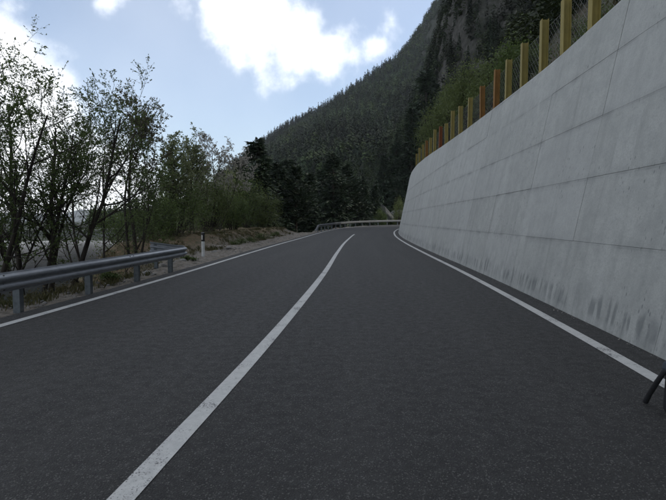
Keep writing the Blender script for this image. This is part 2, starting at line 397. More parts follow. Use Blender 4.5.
tag(mesh_obj('verge', v, grid_faces(len(sl), len(dl)), A_GRAV, uv=np.stack([Dg, Sg], -1).reshape(-1, 2), smooth=True), kind='structure')
def left_ground(s, d): return float(zr(s)+left_profile(s, d))

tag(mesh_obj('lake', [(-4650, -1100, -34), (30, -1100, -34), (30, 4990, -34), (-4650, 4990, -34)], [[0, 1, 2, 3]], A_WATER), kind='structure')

# ------------------------------------------------------------------ retaining wall
HAZE = .00009
BAT = .2; BASE = 4.42
BAY = 2.895; JS = [5.96+BAY*k for k in range(-7, 21)]; LIFT = [0, 1.15, 2.2, 3.23, 4.28]
def wtop(s):
    return np.interp(s, [-40, 6, 12, 22, 29, 37, 44, 52, 58, 64], [5.3, 5.3, 5.12, 5.3, 5.56, 5.95, 6.2, 6.2, 5.9, 5.2])
wall = thing('retaining_wall', (0, 0, 0), 'tall grey leaning concrete retaining wall along the right side of the road', 'wall')
def wp(s, t, inset): return at(s, BASE+BAT*t+inset, t)
sw = np.arange(JS[0], JS[-1]+.01, BAY/4)
top = wtop(sw)
rows = [(np.zeros_like(sw)-.3, .03), (top-.02, .03), (top-.02, .55), (np.zeros_like(sw)-.3, .55)]
cv = np.stack([wp(sw, t, i) for t, i in rows], 1)
fc = []
n4 = 4
for i in range(len(sw)-1):
    for j in range(4): a, b = i*4+j, i*4+(j+1) % 4; fc.append([a, b, b+4, a+4])
fc += [[3, 2, 1, 0], [(len(sw)-1)*4+k for k in range(4)]]
mesh_obj('wall_core', cv.reshape(-1, 3), fc, A_CORE, wall)
def panel(s0, s1, f0, f1, j, k):
    nu, nv = 5, 4; g0, g1 = JW[k], JW[k+1]
    us = np.linspace(s0+g0, s1-g1, nu); pro = random.uniform(-.006, .004)
    U, V = np.meshgrid(us, np.linspace(0, 1, nv), indexing='ij')
    lo = np.full(nu, f0); hi = f1(us) if callable(f1) else np.full(nu, f1)
    T = lo[:, None]+.0022+(hi-lo-.0044)[:, None]*V
    bulge = fbm(U*1.1, T*1.3, 31)*.008
    tp = f1 if callable(f1) else None
    front = wp(U, T, pro+bulge); back = wp(U, T, .04)
    if callable(f1): back = wp(U, T, .56 if False else .04)
    fr = front.reshape(-1, 3)
    # rim
    idx = np.arange(nu*nv).reshape(nu, nv); rim = np.r_[idx[:, 0], idx[-1, 1:], idx[-2::-1, -1], idx[0, -2:0:-1]]
    vb = back.reshape(-1, 3)[rim]; nb = len(rim)
    f = grid_faces(nu, nv).tolist()
    f = [q[::-1] for q in f]
    for a in range(nb): b = (a+1) % nb; f.append([int(rim[a]), int(rim[b]), nu*nv+b, nu*nv+a])
    uv = np.r_[np.stack([U, T], -1).reshape(-1, 2), np.stack([U, T], -1).reshape(-1, 2)[rim]]
    o = mesh_obj('concrete_panel', np.r_[fr, vb], f, A_CONC, wall, uv=uv)
    return o
random.seed(4)
JW = [.006 if k in (10, 14, 18) else (.003 if k in (8, 12, 16) else .0012) for k in range(len(JS))]
for k in range(len(JS)-1):
    for j in range(5):
        panel(JS[k], JS[k+1], LIFT[j] if j else .0, LIFT[j+1] if j < 4 else wtop, j, k)
# coping on top, a flush strip of the same concrete
cs = np.arange(JS[0], JS[-1]+.01, BAY/4); cp = []
for inset, dz in ((-.002, -.04), (-.002, .0), (.012, .012), (.57, .012), (.57, -.05)):
    cp.append(wp(cs, wtop(cs)+dz+.004, inset))
cp = np.stack(cp, 1)
mesh_obj('coping', cp.reshape(-1, 3), grid_faces(len(cs), 5)[:, ::-1], A_CONC, wall, uv=np.stack([np.repeat(cs[:, None], 5, 1), np.repeat(wtop(cs)[:, None], 5, 1)], -1).reshape(-1, 2))

# ------------------------------------------------------------------ hillside behind the wall
hs = np.unique(np.r_[np.arange(S0+1, 84, .9)]); hd = np.r_[0, .25, np.arange(.7, 12, .7), np.geomspace(12, 150, 40)]
def hill_h(s, d):
    rockend = sstep(s, 60, 68)
    prof = .55*np.minimum(d, 1.2)+1.0*np.maximum(d-1.2, 0)+.25*np.maximum(d-9, 0)
    prof = np.where(d > 70, 70*1.25+(d-70)*.6, prof)
    steep = 1.9*np.minimum(d, 5)+1.0*np.maximum(d-5, 0)
    prof = prof*(1-rockend)+steep*rockend
    n = fbm(s*.11, d*.11, 11)*np.minimum(d, 30)*.28+fbm(s*.5, d*.5, 12)*.5*sstep(d, .5, 3)
    cl = np.abs(fbm(s*.07+3, d*.2, 15)); n = n+sstep(cl, .25, .5)*np.minimum(np.maximum(d-6, 0), 12)*.25
    return prof+n
HDIR = np.array([.985, -.17])
def hill(s, d):
    s = np.asarray(s, float); d = np.asarray(d, float); T = wtop(s)*(1-sstep(s, 62.2, 63.2))
    b = ctr(s)+nrm(s)*(BASE+BAT*T+.5+.3*(1-np.clip(T, 0, 1)))[..., None]
    k = sstep(d, 0, 6)[..., None]; dirv = nrm(s)*(1-k)+HDIR*k
    p = b+dirv*d[..., None]
    return np.concatenate([p, (zr(s)+T-.22+hill_h(s, d))[..., None]], -1)
Sg, Dg = np.meshgrid(hs, hd, indexing='ij'); hv = hill(Sg, Dg)
tag(mesh_obj('hillside', hv.reshape(-1, 3), grid_faces(len(hs), len(hd))[:, ::-1], G_HILL), kind='structure')

# ------------------------------------------------------------------ far land and mountain
Ex = np.array([-900, -520, -420, -340, -290, -258, -211, -160, -112, -52, -5, 19, 59, 98, 122, 146, 162, 220, 300, 450, 700, 1000])
Ez = np.array([-60, -60, -44, -60, -50, -25, 12, 74, 122, 156, 180, 198, 225, 252, 279, 316, 340, 390, 410, 415, 415, 415])
Hx = np.array([-50, 8, 14, 18, 25, 33, 38, 43, 60, 100, 300]); Hz = np.array([0, 0, 6, 15, 30, 44, 62, 80, 118, 150, 190])
def mtn(x, y):
    x = np.asarray(x, float); y = np.asarray(y, float)
    base = -2.5-.55*np.maximum(-12-x, 0); base = np.maximum(base, -60)
    r = np.clip((y-150)/650, 0, 1.0)**1.08; back = 1-.5*sstep(y, 805, 1150)
    xs = x*1.0
    e = np.interp(xs, Ex, Ez)
    gul = fbm(x*.012, y*.008, 21, 4)*26*sstep(r, .05, .5)*(1-.75*sstep(y, 700, 800))
    m = base*(1-r)+e*r*back+gul
    h2 = np.interp(x+fbm(y*.03, x*.02, 44)*4, Hx, Hz)*sstep(y, 97, 178)*(1-sstep(y, 190, 420))
    h2 = h2+sstep(h2, 10, 30)*(fbm(x*.06, y*.06, 25)*9+np.abs(fbm(x*.22, y*.16, 28, 4))*5)
    return np.maximum(m, h2-2.5)
gx = np.unique(np.r_[np.linspace(-60, 130, 130), np.linspace(-620, -60, 70), np.linspace(130, 900, 70)]); gy = np.unique(np.r_[np.arange(97, 260, 3.5), np.arange(260, 1150, 11)])
X, Y = np.meshgrid(gx, gy, indexing='ij')
tag(mesh_obj('mountain', np.stack([X, Y, mtn(X, Y)], -1).reshape(-1, 3), grid_faces(len(gx), len(gy)), G_MTN), kind='structure')

# forest on the mountain: far-off wood that reads as one mass
def forest(name, x, y, z, hgt, wid, tint, ntri, seed, mat=None, size=1.0):
    r = np.random.default_rng(seed); n = len(x)
    h = r.random((n, ntri))**1.25; a = r.random((n, ntri))*2*np.pi
    broad = tint[:, 3][:, None]
    cone = (1-h)**.85*.95+.05; dome = np.sqrt(np.clip(1-(2*np.clip(h*1.1-.12, 0, 1)-1)**2, 0, 1))*1.35+.05
    rad = wid[:, None]*(cone*(1-broad)+dome*broad)*(.35+.75*r.random((n, ntri)))
    c = np.stack([x[:, None]+np.cos(a)*rad*.6, y[:, None]+np.sin(a)*rad*.6, z[:, None]+hgt[:, None]*(.08+.92*h)], -1)
    sz = (wid*.42*size)[:, None]*(.5+.9*(1-h*.7)*(r.random((n, ntri))*.6+.55))
    out = np.stack([np.cos(a), np.sin(a), -.55+.7*broad*r.random((n, ntri))+0*a], -1)
    side = np.stack([-np.sin(a), np.cos(a), (r.random((n, ntri))-.5)*.5], -1)
    up = np.array([0, 0, 1.])
    v0 = c+out*sz[..., None]*.95; v1 = c-out*sz[..., None]*.25+side*sz[..., None]*.6+up*sz[..., None]*.2; v2 = c-out*sz[..., None]*.25-side*sz[..., None]*.6+up*sz[..., None]*.45
    V = np.stack([v0, v1, v2], 2).reshape(-1, 3)
    o = mesh_obj(name, V, np.arange(len(V)).reshape(-1, 3), mat or L_FOREST)
    at_ = o.data.color_attributes.new('tint', 'FLOAT_COLOR', 'POINT')
    col = np.repeat(np.c_[tint[:, :3], np.ones(n)], ntri*3, 0).astype(np.float32); at_.data.foreach_set('color', col.ravel())
    return o
def wood(name, label, seed, count, y0, y1, k0, k1, hr, wr, ntri, cond, dens=-.42, brown=0.0, tsize=1.0):
    r = np.random.default_rng(seed); fx = []; fy = []
    while len(fx) < count:
        y = y0+(r.random(6000)**.8)*(y1-y0); x = (k0+r.random(6000)*(k1-k0))*y
        z = mtn(x, y); sl_ = np.hypot(mtn(x+4, y)-z, mtn(x, y+4)-z)/4
        ok = (z > -25) & (r.random(6000) < np.minimum(1, .35+.28*sl_)) & (fbm(x*.02, y*.014, 61) > dens) & cond(x, y)
        fx += x[ok].tolist(); fy += y[ok].tolist()
    fx = np.array(fx[:count]); fy = np.array(fy[:count]); fz = mtn(fx, fy)-.6; n = count
    broad = (r.random(n) < .22+.5*(fbm(fx*.008, fy*.008, 71) > .08)).astype(float)*(.5+.5*r.random(n))
    hgt = (hr[0]+(hr[1]-hr[0])*r.random(n))*(1-.25*broad); wid = (wr[0]+(wr[1]-wr[0])*r.random(n))*(1+.35*broad)
    b = (.35+1.2*r.random(n)**1.5)*np.clip(1+1.3*fbm(fx*.011, fy*.008, 77, 3), .35, 2.2); tint = np.c_[b*(1+.75*broad), b*(1+.65*broad), b*(1-.10*broad), broad]
    return tag(forest(name, fx, fy, fz, hgt, wid, tint, ntri, seed+1, size=tsize), label, 'forest', kind='stuff')
wood('forest', 'dark mixed forest covering the far mountain slope up to the ridge', 5, 11500, 250, 840, -.48, .54, (7, 15), (2.4, 4.4), 56, lambda x, y: x > -1e9, tsize=.68)
wood('forest', 'dark wood on the nearer steep slope beyond the bend', 15, 3000, 104, 262, -.34, .54, (5, 11), (1.3, 2.3), 190, lambda x, y: (x > 9) | (y > 135), -.5, tsize=.42)

# ------------------------------------------------------------------ plants: tubes and leaves
def tubes(branches, name, mat, parent, sides_for):
    groups = {}
    for p, r_ in branches: groups.setdefault((len(p), sides_for(r_[0])), []).append((p, r_))
    V = []; F = []; off = 0
    for (m, k), lst in groups.items():
        p = np.array([a for a, _ in lst]); rr = np.array([b for _, b in lst]); n = len(lst)
        t = np.gradient(p, axis=1); t /= np.linalg.norm(t, axis=-1, keepdims=True)+1e-9
        ref = np.where(np.abs(t[..., 2:3]) > .9, np.array([1., 0, 0]), np.array([0, 0, 1.]))
        a = np.cross(t, ref); a /= np.linalg.norm(a, axis=-1, keepdims=True)+1e-9; b = np.cross(t, a)
        ang = np.arange(k)*2*np.pi/k
        ring = p[:, :, None]+rr[:, :, None, None]*(a[:, :, None]*np.cos(ang)[None, None, :, None]+b[:, :, None]*np.sin(ang)[None, None, :, None])
        V.append(ring.reshape(-1, 3))
        base = off+(np.arange(n)*m*k)[:, None, None]+(np.arange(m-1)*k)[None, :, None]+np.arange(k)[None, None, :]
        nx = off+(np.arange(n)*m*k)[:, None, None]+(np.arange(m-1)*k)[None, :, None]+((np.arange(k)+1) % k)[None, None, :]
        F.append(np.stack([base, nx, nx+k, base+k], -1).reshape(-1, 4)); off += n*m*k
    return mesh_obj(name, np.concatenate(V), np.concatenate(F), mat, parent, smooth=True)
def leaves(pos, size, name, mat, parent, seed=0, flat=.5, aspect=.55, dirs=None):
    r = np.random.default_rng(seed); n = len(pos); pos = np.asarray(pos)
    d = r.normal(size=(n, 3)) if dirs is None else np.asarray(dirs)+r.normal(size=(n, 3))*.35
    d[:, 2] *= (1-flat*.6); d /= np.linalg.norm(d, axis=1, keepdims=True)
    q = r.normal(size=(n, 3)); q[:, 2] *= (1-flat); s = np.cross(d, np.cross(q, d)); s /= np.linalg.norm(s, axis=1, keepdims=True)+1e-9
    sz = size*(.6+.8*r.random(n))[:, None]
    nrm_ = np.cross(d, s)
    V = np.stack([pos, pos+d*sz*.5+s*sz*aspect*.5+nrm_*sz*.08, pos+d*sz, pos+d*sz*.5-s*sz*aspect*.5+nrm_*sz*.08], 1).reshape(-1, 3)
    return mesh_obj(name, V, np.arange(4*n).reshape(-1, 4), mat, parent)
def rot_about(v, ax, a):
    return v*math.cos(a)+np.cross(ax, v)*math.sin(a)+ax*np.dot(ax, v)*(1-math.cos(a))
def grow(r, stems, spec, leaf_from=2, leaf_n=7, up=.10, wander=.16):
    """stems: (start, direction, length, radius); spec per level: (children, length ratio, angle)"""
    out = []; lv = []; ld = []
    def go(p, d, L, rad, lev):
        m = (9, 6, 5, 4, 3)[lev]; pts = [p]; dd = d.copy(); rs = [rad]
        for i in range(1, m):
            dd = dd+r.normal(size=3)*wander*(.6 if lev == 0 else 1.0); dd[2] += up*(1 if lev < 2 else .15); dd /= np.linalg.norm(dd)
            p = p+dd*L/(m-1); pts.append(p); rs.append(rad*(1-.78*i/(m-1)))
        out.append((pts, rs))
        if lev < len(spec):
            nc, ratio, ang = spec[lev]
            nc = max(1, int(nc*(.75+.5*r.random())))
            for c in range(nc):
                t = (.36+.64*((c+r.random())/nc)**.8) if lev == 0 else (.15+.85*(c+r.random())/nc)
                t = min(t, .999); i = int(t*(m-1)); fr = t*(m-1)-i; q = np.array(pts[i])*(1-fr)+np.array(pts[i+1])*fr
                td = np.array(pts[i+1])-np.array(pts[i]); td /= np.linalg.norm(td)
                ax = np.cross(td, r.normal(size=3)); ax /= np.linalg.norm(ax)
                nd = rot_about(td, ax, R(ang)*(.65+.7*r.random()))
                rr = rad*(1-.78*t)
                go(q, nd, L*ratio*(1.15-.55*t)*(.7+.6*r.random()), max(rr*.58, .0035), lev+1)
        if lev >= leaf_from:
            for c in range(int(leaf_n*(.5+r.random()))):
                t = .12+.88*r.random(); i = min(int(t*(m-1)), m-2); fr = t*(m-1)-i
                lv.append(np.array(pts[i])*(1-fr)+np.array(pts[i+1])*fr); ld.append(np.array(pts[i+1])-np.array(pts[i]))
    for p, d, L, rad in stems: go(np.array(p, float), np.array(d, float)/np.linalg.norm(d), L, rad, 0)
    ld = np.array(ld); ld /= np.linalg.norm(ld, axis=1, keepdims=True)
    return out, np.array(lv), ld
def sides(r_): return 8 if r_ > .06 else (5 if r_ > .02 else 3)
def bare_tree(name, px, Y, ztop, label, seed, stems, leafmat, leaf=.055, leaf_n=7, spec=None, group=None, bark=None, zbase=None, wander=.13):
    """px: where the foot stands across the picture at distance Y"""
    r = np.random.default_rng(seed); X = (px-333)/FPX*Y
    zb = zbase
    if zb is None:
        s = float(np.interp(Y, cc[:, 1], ss)); d = -(X-ctr(np.array(s))[0])-4.40; zb = left_ground(s, d)-.25
    H = ztop-zb
    st = [((dx, dy, 0), (lx, ly, 1), H*k, rad) for dx, dy, lx, ly, k, rad in stems]
    br, lv, ld = grow(r, st, spec or [(15, .36, 44), (9, .45, 46), (6, .42, 48)], leaf_n=leaf_n, wander=wander)
    t = thing(name, (X, Y, zb), label, 'tree', group)
    tubes(br, 'trunk', bark or A_BARK, t, sides)
    leaves(lv, leaf, 'crown', leafmat, t, seed, .45, .6, ld*.5)
    return t
G1 = 'spring trees behind the guardrail'
bare_tree('deciduous_tree', 24, 11.6, 4.5, 'forked dark tree behind the guardrail, its low fork showing at the left edge', 11,
          [(0, 0, -.16, .05, .98, .085), (.05, .05, .30, .1, .86, .075), (-.1, .1, -.38, .2, .7, .05)], L_SPRING, .043, 8, group=G1)
bare_tree('deciduous_tree', 46, 12.2, 4.3, 'tree behind the guardrail with one stem bowing out to the right', 12,
          [(0, 0, -.06, .05, .93, .09), (.08, -.02, .42, .0, 1.0, .085), (-.05, .1, .14, .2, .9, .06)], L_SPRING, .043, 8, group=G1)
bare_tree('deciduous_tree', -22, 10.6, 4.2, 'leafy tree cut by the left edge of the picture', 13,
          [(0, 0, .12, .05, .95, .08), (.1, .1, -.2, .2, .85, .06), (0, .1, .28, .25, .8, .05)], L_SPRING, .043, 9, group=G1)
bare_tree('deciduous_tree', 92, 16.5, 4.7, 'slender many-stemmed tree between the bowed tree and the open pale one', 14,
          [(0, 0, -.12, .05, .98, .06), (.15, 0, .10, .1, .95, .05), (-.2, .1, -.3, .1, .8, .045), (.3, .2, .3, .1, .75, .045)], L_SPRING, .055, 6, group=G1)
bare_tree('deciduous_tree', 136, 20.0, 6.0, 'open twiggy tree with sparse large young leaves beside the rail end', 15,
          [(0, 0, .05, .02, 1.0, .085), (-.35, .1, -.10, .05, .88, .065), (.1, .1, .26, .1, .85, .05)], L_BROWN, .085, 5,
          [(14, .36, 42), (8, .45, 44), (6, .42, 46)], group=G1, bark=A_BARK)
bare_tree('deciduous_tree', 4, 17.5, 6.5, 'tallest tree at the far left, its top against the cloud', 17,
          [(0, 0, .10, .03, 1.0, .085), (.2, .1, -.1, .1, .85, .06)], L_SPRING, .06, 6, group=G1)
bare_tree('deciduous_tree', 168, 29, 5.5, 'twiggy tree rising from the green bushes left of the marker post', 18,
          [(0, 0, .1, .03, 1.0, .07), (.3, .1, -.22, .1, .85, .055)], L_PGREEN, .11, 4, group=G1)
bare_tree('deciduous_tree', 190, 34, 6.2, 'pale sparse tree above the bushes, nearest left of the blossoming one', 19,
          [(0, 0, .05, .03, 1.0, .07), (.3, .1, -.2, .1, .9, .05)], L_PGREEN, .12, 4, group=G1)
bare_tree('deciduous_tree', 214, 40, 7.2, 'pale blossoming tree rising above the bushes against the sky', 20,
          [(0, 0, .05, .03, 1.0, .08), (.3, .1, .3, .1, .85, .05), (-.2, .1, -.3, .1, .8, .05)], L_PALE, .13, 4, group=G1)
bare_tree('deciduous_tree', -120, 8.4, 4.4, 'leafy tree beside the guardrail, beyond the left edge of the picture', 23,
          [(0, 0, -.1, .05, .95, .08), (.1, .1, .15, .2, .85, .06)], L_SPRING, .05, 8, group=G1)
def bush(name, loc, rad, hgt, nleaf, leaf, mat, seed, label, cat='bush', group=None, clumps=16, bark=None):
    r = np.random.default_rng(seed); t = thing(name, loc, label, cat, group)
    st = []
    br = []
    cen = []
    for i in range(clumps):
        a = r.random()*2*np.pi; rr = math.sqrt(r.random())*.85; h = .25+.72*r.random()*math.sqrt(max(.05, 1-rr*rr*.8))
        c = np.array([math.cos(a)*rr*rad, math.sin(a)*rr*rad, h*hgt]); cen.append(c)
        p0 = np.array([c[0]*.12, c[1]*.12, -.3]); mid = p0*.5+c*.5+np.array([0, 0, .1*hgt])*r.random()
        br.append(([p0, p0*.6+mid*.4+r.normal(size=3)*.03, mid, c*.7+mid*.3, c], [.035*hgt/2.5, .028*hgt/2.5, .02*hgt/2.5, .014, .006]))
        for q in range(5):
            e = c+r.normal(size=3)*np.array([rad*.2, rad*.2, hgt*.13]); br.append(([mid*.4+c*.6, c*.5+e*.5+r.normal(size=3)*.03, e], [.010, .007, .004]))
    cen = np.array(cen); k = r.integers(0, clumps, nleaf); sc = np.array([rad*.20, rad*.20, hgt*.115])*(.6+.8*r.random((clumps, 1)))
    g = r.normal(size=(nleaf, 3)); pos = cen[k]+g*sc[k]; pos[:, 2] = np.maximum(pos[:, 2], -.2)
    tubes(br, 'stems', bark or A_BARK, t, lambda q: 3)
    leaves(pos, leaf, 'foliage', mat, t, seed, .35, .6)
    return t
def left_pos(px, Y, sink=.15):
    X = (px-333)/FPX*Y; s = float(np.interp(Y, cc[:, 1], ss)); d = -(X-ctr(np.array(s))[0])-4.40
    return (X, Y, left_ground(s, d)-sink)
GB = 'green bushes behind the gravel verge'
for i, (px, Y, rad, h, mat, lab) in enumerate([
    (176, 31, 1.9, 4.4, L_BUSH, 'broad green bush just left of the marker post'),
    (207, 37, 1.9, 4.3, L_FRESH, 'rounded green bush directly behind the marker post'),
    (233, 45, 1.7, 3.0, L_BUSH, 'green bush right of the marker post'),
    (152, 27, 1.5, 3.0, L_BUSH, 'low green bush behind the guardrail end'),
    (126, 24, 1.5, 2.8, L_BUSH, 'low bush under the open twiggy tree'),
    (264, 55, 2.2, 4.3, L_FRESH, 'lighter green bush in front of the dark conifers'),
    (247, 52, 1.7, 5.2, L_BUSH, 'tall narrow bush between the marker post and the conifers'),
    (284, 64, 1.8, 2.8, L_FRESH, 'small bush near the start of the far guardrail'),
    (190, 44, 2.3, 5.6, L_PGREEN, 'pale green airy bush behind the marker post bushes'),
    (223, 52, 2.4, 6.8, L_PGREEN, 'tallest pale green bush left of the conifers'),
    (301, 72, 1.7, 2.6, L_BUSH, 'bush at the foot of the conifers by the far guardrail')]):
    bush('bush', left_pos(px, Y), rad, h, 5600, .125 if Y > 25 else .075, mat, 100+i, lab, group=GB, clumps=24)

# conifers
def conifer(seed, H, W, pine=False):
    r = np.random.default_rng(seed); br = [([np.array([0, 0, -1.0]), np.array([r.normal()*.05, r.normal()*.05, H*.35]), np.array([r.normal()*.08, r.normal()*.08, H*.7]), np.array([0, 0, H])], [H*.016, H*.013, H*.008, .015])]
    pos = []; dr = []
    z = H*(.14 if not pine else .3)
    while z < H*.985:
        t = z/H; L = W*((1-t)**.8*(1.0 if not pine else 1.1)+.04)*(.65+.6*r.random())
        if pine: L *= .75+.5*math.sin(min(1, (t-.25)/.6)*math.pi)
        for q in range(int(5+3*r.random())):
            a = r.random()*2*np.pi; l = L*(.6+.6*r.random()); el = (-.28+.45*t) if not pine else (.1+.4*r.random())
            d = np.array([math.cos(a), math.sin(a), el]); p0 = np.array([0, 0, z]); p1 = p0+d*l*.55; p2 = p0+d*l+np.array([0, 0, .10*l])
            br.append(([p0, p1, p2], [.035, .022, .008]))
            nq = int(10+l*13)
            for k in range(nq):
                f = .18+.82*(k+r.random())/nq; c = p0+(p2-p0)*f+r.normal(size=3)*.06*l
                side = np.array([-math.sin(a), math.cos(a), 0])*(1 if r.random() < .5 else -1)
                pos.append(c); dr.append(d*.6+side*.9*(r.random())+np.array([0, 0, -.25 if not pine else .35]))
        z += H*.028*(.7+.6*r.random())
    return br, np.array(pos), np.array(dr)
protos = {}
def put_conifer(key, loc, H, label, rz, group='dark conifers around the bend', wide=1.0):
    spec = {'spruce': (31, 14, 3.2, False), 'slim': (32, 14, 2.3, False), 'pine': (33, 13, 3.6, True)}[key]
    if key not in protos:
        br, pos, dr = conifer(*spec)
        t = thing('conifer', loc, label, 'tree', group); tubes(br, 'trunk', A_BARK, t, lambda q: 5 if q > .06 else 3)
        leaves(pos, (.62 if key != 'pine' else .5), 'crown', L_NEEDLE, t, spec[0], .3, .30, dr); protos[key] = t
        k = H/spec[1]; t.scale = (k*wide, k*wide, k); t.rotation_euler = (0, 0, rz); return t
    k = H/spec[1]
    return copy_thing(protos[key], loc, rz, (k*wide, k), label, group)
def pick(px, Y, z): return ((px-333)/FPX*Y, Y, z)
con = [('spruce', 257, 66, -3, 139, 'tallest dark spruce at the left of the conifer stand, top against the mountain ridge'),
       ('slim', 240, 60, -3, 158, 'slim dark spruce left of the tallest spruce'),
       ('spruce', 279, 72, -3, 163, 'dark spruce just right of the tallest spruce'),
       ('pine', 296, 74, -2.5, 166, 'dark pine above the start of the far guardrail'),
       ('slim', 310, 82, -2.5, 172, 'slim spruce over the first posts of the far guardrail'),
       ('spruce', 333, 92, -2, 152, 'broad near-black spruce in the middle of the bend'),
       ('pine', 347, 97, -2, 165, 'dark pine right of the broad black spruce'),
       ('spruce', 362, 100, -1.5, 176, 'shorter dark spruce above the far rail of the bend'),
       ('slim', 374, 108, -1.5, 184, 'small slim spruce left of the pale rock'),
       ('pine', 322, 99, -2, 170, 'dark pine left of the broad black spruce'),
       ('spruce', 268, 82, -3, 160, 'dark spruce standing behind the tallest spruce'),
       ('slim', 288, 90, -3, 158, 'slim spruce behind the pine by the far guardrail'),
       ('spruce', 396, 118, 0, 178, 'dark spruce right of the pale rock near the wall end'),
       ('pine', 226, 74, -6, 170, 'dark pine at the left end of the conifer stand')]
for i, (k, px, Y, zb, ytop, lab) in enumerate(con):
    H = CAM_H+(220-ytop)/FPX*Y-zb
    put_conifer(k, pick(px, Y, zb), H, lab, i*1.7, wide=(1.25 if k == 'spruce' else 1.35))
for i, (px, Y, ytop, lab) in enumerate([(424, 132, 72, 'tall dark conifer rising above the far end of the yellow fence'), (411, 128, 108, 'dark conifer left of the tall one above the wall end'),
                                        (396, 126, 142, 'lower dark conifer on the slope above the bend'), (434, 138, 84, 'dark conifer below the pale cliff'), (384, 128, 156, 'lowest dark conifer on the slope above the bend')]):
    x = (px-333)/FPX*Y; zb = float(mtn(x, Y))-.5
    put_conifer(('spruce', 'slim')[i % 2], (x, Y, zb), max(6, CAM_H+(220-ytop)/FPX*Y-zb), lab, i*2.4+.5, 'conifers on the slope above the bend', .95)

# ------------------------------------------------------------------ bushes and undergrowth on the hillside
GH = 'fresh green bushes behind the fence'
for i, (s, d, rad, h, mat, lab) in enumerate([
    (46, 1.6, 1.7, 5.2, L_FRESH, 'tall fresh green bush behind the far end of the yellow fence'),
    (41, 2.2, 1.8, 4.6, L_FRESH, 'yellow-green bush behind the rusty red post'),
    (36, 2.4, 1.7, 4.2, L_FRESH, 'yellow-green bush behind the small far posts'),
    (31, 3.0, 1.6, 3.6, L_FRESH, 'green bush behind the middle posts of the fence'),
    (27, 3.4, 1.5, 2.8, L_BUSH, 'dull green bush above the middle of the fence'),
    (52, 1.6, 1.5, 4.0, L_FRESH, 'green bush at the very end of the wall top'),
    (19, 3.0, 1.2, 1.6, L_BUSH, 'low bush behind the orange post'),
    (13, 1.4, .8, 1.1, L_FRESH, 'bright leafy bush between the two nearest yellow posts'),
    (11.2, 1.5, .8, 1.3, L_FRESH, 'bright leafy bush behind the nearest yellow post'),
    (15.5, 2.2, .9, 1.2, L_BUSH, 'low green bush behind the third nearest post'),
    (69, .9, 1.0, 2.6, L_FRESH, 'green bush on the rock just past the wall end'),
    (66, 2.8, 1.3, 2.4, L_BUSH, 'dark bush above the rock past the wall end')]):
    p = hill(np.array(float(s)), np.array(float(d))); bush('bush', (p[0], p[1], p[2]-.25), rad, h, 9500 if s > 22 else 5500, .115 if s > 22 else .055, mat, 200+i, lab, group=GH, clumps=26)
r = np.random.default_rng(77); n = 42000
us = 4+r.random(n)**1.3*76; ud = r.random(n)**1.6*26; keep = fbm(us*.4, ud*.4, 81) > -.15; us, ud = us[keep], ud[keep]
pos = hill(us, ud); pos[:, 2] += r.random(len(us))**2*.7
hn = 620; qs = -5+r.random(hn)*86; qd = 7+r.random(hn)**1.3*80; hp = hill(qs, qd); bb = .7+.5*r.random(hn); br_ = (r.random(hn) < .6).astype(float)
sw_ = forest('forest', hp[:, 0], hp[:, 1], hp[:, 2]-.4, 2.5+3.5*r.random(hn), 1.0+.9*r.random(hn), np.c_[bb*(1+.5*br_), bb*(1+.25*br_), bb*(1-.1*br_), br_], 330, 19, size=.34)
tag(sw_, 'scrubby brownish wood on the slope high behind the fence', 'forest', kind='stuff')
u = leaves(pos, .16, 'undergrowth', L_COVER, None, 6, .3, .5); tag(u, 'brown and green undergrowth on the slope behind the fence', 'undergrowth', kind='stuff')

# ------------------------------------------------------------------ fence on the wall
fence = thing('rockfall_fence', (0, 0, 0), 'fence of yellow and rusty posts with wire mesh on top of the concrete wall', 'fence')
fs = [4.7, 6.2, 7.7, 9.15, 10.57, 11.95, 13.35, 14.89, 16.4, 17.75, 19.65, 21.87, 23.9, 26.06, 27.9, 30.2, 32.8, 35.2, 37.6, 40.4, 43.6, 47]
fm = {9: A_RUST, 10: A_RUST, 15: A_RUSTD, 18: A_RUST}
fh = {13: 1.5, 14: 1.15, 16: 1.45, 17: 1.2}
def fpos(s, z, back=.16): return wp(np.array(float(s)), np.array(float(wtop(s))), back)+np.array([0, 0, z])
def hpost(w_, dpt, h, tw=.014, tf=.016):
    # I-section steel post, flanges facing the road
    prof = [(-w_/2, -dpt/2), (w_/2, -dpt/2), (w_/2, -dpt/2+tf), (tw/2, -dpt/2+tf), (tw/2, dpt/2-tf), (w_/2, dpt/2-tf), (w_/2, dpt/2), (-w_/2, dpt/2), (-w_/2, dpt/2-tf), (-tw/2, dpt/2-tf), (-tw/2, -dpt/2+tf), (-w_/2, -dpt/2+tf)]
    m = len(prof); v = [(a, b, 0) for a, b in prof]+[(a, b, h) for a, b in prof]
    f = [[i, (i+1) % m, m+(i+1) % m, m+i] for i in range(m)]+[list(range(m))[::-1], list(range(m, 2*m))]
    return v, f
for i, s in enumerate(fs):
    h = fh.get(i, 1.30+.05*math.sin(i*2.3)); v, f = hpost(.17, .17, h+.05)
    o = mesh_obj('post', v, f, fm.get(i, A_YEL), fence); p = fpos(s, -.03); o.location = p; o.rotation_euler = (random.uniform(-.015, .015), random.uniform(-.02, .02), heading(s)+math.pi/2*0+R(90)+random.uniform(-.06, .06))
    if i in fm and fm[i] is not A_YEL: o['label'] = 'rust coloured fence post'
    pv, pf = box(0, 0, .012, .26, .26, .02); b = mesh_obj('base_plate', pv, pf, fm.get(i, A_YEL), o); b.location = (0, 0, .042)
def wires(segs, name, parent, rad):
    return tubes([([np.array(a), np.array(b)], [rad, rad]) for a, b in segs], name, A_WIRE, parent, lambda q: 3)
